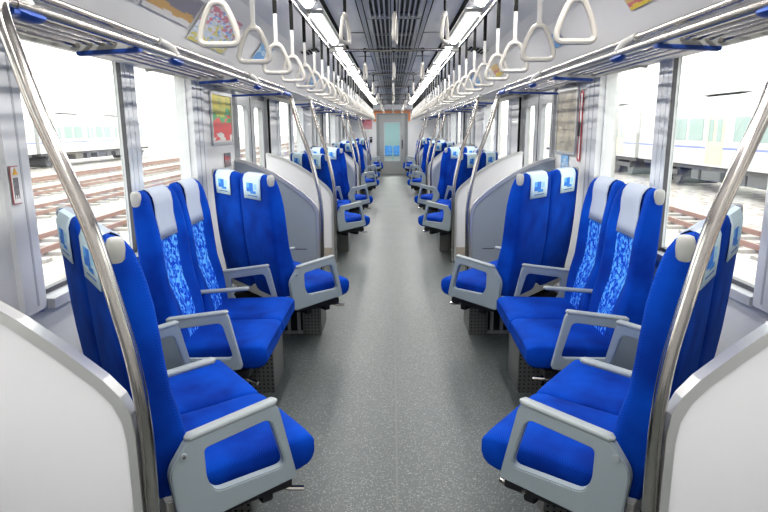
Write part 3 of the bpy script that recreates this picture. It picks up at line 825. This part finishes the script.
# end wall items
def endflat(name, x0, x1, z0, z1, m, label, cat):
    b = MB(); b.box(x0, x1, YE - .008, YE - .001, z0, z1); tag(build(name, b, m), label, cat)
endflat('poster', -.98, -.66, 1.42, 1.72, P8, 'pink poster on the end wall left of the grey end door', 'poster')
r = empty('intercom_box', (-.70, YE - .002, 1.0)); b = MB(); b.box(-.04, .04, -.03, 0, 0, .17); build('housing', b, GREYD, r, bevel=.004)
b = MB(); b.box(-.02, .02, -.033, -.028, .10, .14); build('button_plate', b, TRIM, r); tag(r, 'black intercom box on the end wall left of the end door', 'intercom')
endflat('notice', .66, 1.1, 1.30, 1.62, P5, 'pale notice board on the end wall right of the end door', 'notice')
r = empty('fire_extinguisher_cabinet', (-.70, YE - .002, 1.26)); b = MB(); b.box(-.05, .05, -.012, 0, 0, .1); build('door', b, WHITE2, r); b = MB(); b.box(-.01, .01, -.016, -.01, .04, .06); build('latch', b, GASK, r)
tag(r, 'small pale cabinet on the end wall above the intercom box', 'cabinet')

# ------------------------------------------------------------------ outside
GZ = -1.12
mb = MB(); mb.box(-220, 220, -120, 260, GZ - .3, GZ - .14)
struct(build('ground', mb, BALLAST))
def track(x, label):
    r = empty('railway_track', (x, 0, GZ - .14))
    for sx in (-.53, .53):
        b = MB(); b.box(sx - .032, sx + .032, -40, 120, .10, .19); b.box(sx - .055, sx + .055, -40, 120, .07, .10); build('rail', b, RUST, r)
    b = MB()
    for i in range(200): b.box(-1.0, 1.0, -40 + i * .8, -39.75 + i * .8, 0, .075)
    build('sleepers', b, SLEEP, r)['kind'] = 'stuff'
    tag(r, label, 'track', 'tracks of the rail yard')
for i, x in enumerate((-4.4, -8.2, -11.8, -15.4, -19.2)):
    track(x, '%s rusty railway track out from the left windows' % ORD[i])
for i, x in enumerate((4.6, 8.4)):
    track(x, '%s rusty railway track out from the right windows' % ORD[i])
def train(s, x, y0, ncar, label, yellow):
    for c in range(ncar):
        r = empty('train_car', (s * x, y0 + c * 20.4, GZ)); L = 19.9
        b = MB(); b.prism([(0, .95), (s * 0, 3.3), (s * .35, 3.75), (s * 1.4, 3.95), (s * 2.45, 3.75), (s * 2.8, 3.3), (s * 2.8, .95)], 0, L, 'y'); body = build('body', b, TRAINW, r)
        b = MB(); b.box(*sorted((-s * .01, 0)), 0, L, 1.66, 1.74); build('stripe', b, TRAINB, body)
        for i in range(4):
            yc = 2.4 + i * 5.0
            b = MB(); b.box(*sorted((-s * .02, 0)), yc - .65, yc + .65, 1.05, 3.0); d_ = build('side_door', b, TRAINY if yellow else TRAINW, body)
            for q in (-.32, .32):
                b = MB(); b.box(*sorted((-s * .03, -s * .02)), yc + q - .2, yc + q + .2, 1.95, 2.85); build('door_glass', b, TRAING, d_) if False else build('door_glass', b, TRAING, body)
            if i < 3:
                for q in (1.55, 3.0):
                    b = MB(); b.box(*sorted((-s * .02, 0)), yc + q - .55, yc + q + .65, 1.98, 2.9); build('window', b, TRAING, body)
        b = MB(); b.box(*sorted((s * .2, s * 2.6)), .3, L - .3, .75, .95)
        for i in range(6):
            ln = [1.2, .7, 1.8, .9, 1.5, .6][i]; b.box(*sorted((s * .15, s * 1.2)), 5 + i * 1.75, 5 + i * 1.75 + min(ln, 1.6), .35, .75)
        build('underframe', b, TRAIND, r)
        for yc in (2.6, L - 2.6):
            b = MB(); b.box(*sorted((s * .3, s * .5)), yc - 1.3, yc + 1.3, .38, .62)
            for q in (-1.0, 1.0): b.tube([(s * .45, yc + q, .34), (s * 2.3, yc + q, .34)], .40, 20)
            build('bogie', b, TRAIND, r)
        b = MB(); b.box(*sorted((s * .6, s * 2.2)), 4, 7.5, 3.9, 4.2); b.box(*sorted((s * .6, s * 2.2)), 12, 15.5, 3.9, 4.2); build('roof_unit', b, TRAINW, r)
        tag(r, label + (', %s car along' % ORD[c]), 'train', 'parked trains outside')
train(1, 13.0, -8, 3, 'cream and yellow commuter train parked beyond the right windows', True)
train(-1, 25.0, 2, 3, 'pale commuter train parked far off beyond the left windows', False)
for i, (x, y) in enumerate(((-22.5, 40), (-22.5, 68), (10.8, 30), (10.8, 62))):
    r = empty('catenary_mast', (x, y, GZ - .14))
    b = MB(); b.tube([(0, 0, 0), (0, 0, 8)], .16, 10); build('post', b, CONC, r)
    b = MB(); b.tube([(0, 0, 6.6), (math.copysign(3.2, -x) , 0, 6.9)], .05, 8); b.tube([(0, 0, 7.4), (math.copysign(3.2, -x), 0, 6.95)], .03, 8); build('arm', b, TRIM, r)
    tag(r, '%s concrete overhead-line mast among the tracks on the %s' % (['near', 'far'][i % 2], 'left' if x < 0 else 'right'), 'mast', 'overhead line masts')

# ------------------------------------------------------------------ light, camera
w = bpy.data.worlds.new('world'); bpy.context.scene.world = w; w.use_nodes = True
N = w.node_tree.nodes; L = w.node_tree.links; bg = N['Background']
bg.inputs[0].default_value = (.98, .98, .96, 1); bg.inputs[1].default_value = 3.9
def area(name, loc, sx, sy, p, col=(1, .98, .95)):
    l = bpy.data.lights.new(name, 'AREA'); l.shape = 'RECTANGLE'; l.size = sx; l.size_y = sy; l.energy = p; l.color = col
    o = bpy.data.objects.new(name, l); C.objects.link(o); o.location = loc
for s in (-1, 1):
    for i, (y, Ln) in enumerate(CL): area('lamp_light', (s * .525, y + Ln / 2, 2.135), .06, Ln - .05, 10)
area('gangway_light', (0, YE + .7, 2.08), .5, .5, 12); area('next_car_light', (0, YE + 4, 2.15), 1.2, 3, 110)

cam = bpy.data.cameras.new('camera'); co = bpy.data.objects.new('camera', cam); C.objects.link(co)
cam.sensor_width = 36; cam.lens = 598.76 / 768 * 36; cam.clip_start = .02; cam.clip_end = 600
pitch, yaw, roll = .209, .0151, -.0062
co.location = (-.0142, 0, 1.42)
f = Vector((-math.sin(yaw) * math.cos(pitch), math.cos(yaw) * math.cos(pitch), -math.sin(pitch)))
q = f.to_track_quat('-Z', 'Y')
co.rotation_mode = 'QUATERNION'
co.rotation_quaternion = q @ Matrix.Rotation(roll, 3, 'Z').to_quaternion()
sc = bpy.context.scene; sc.camera = co
sc.view_settings.view_transform = 'Standard'; sc.view_settings.look = 'Medium High Contrast'; sc.view_settings.exposure = -.28; sc.view_settings.gamma = 1.0
sc.cycles.use_denoising = True; sc.cycles.max_bounces = 8; sc.cycles.diffuse_bounces = 4; sc.cycles.sample_clamp_indirect = 6
sc.cycles.caustics_reflective = False; sc.cycles.caustics_refractive = False
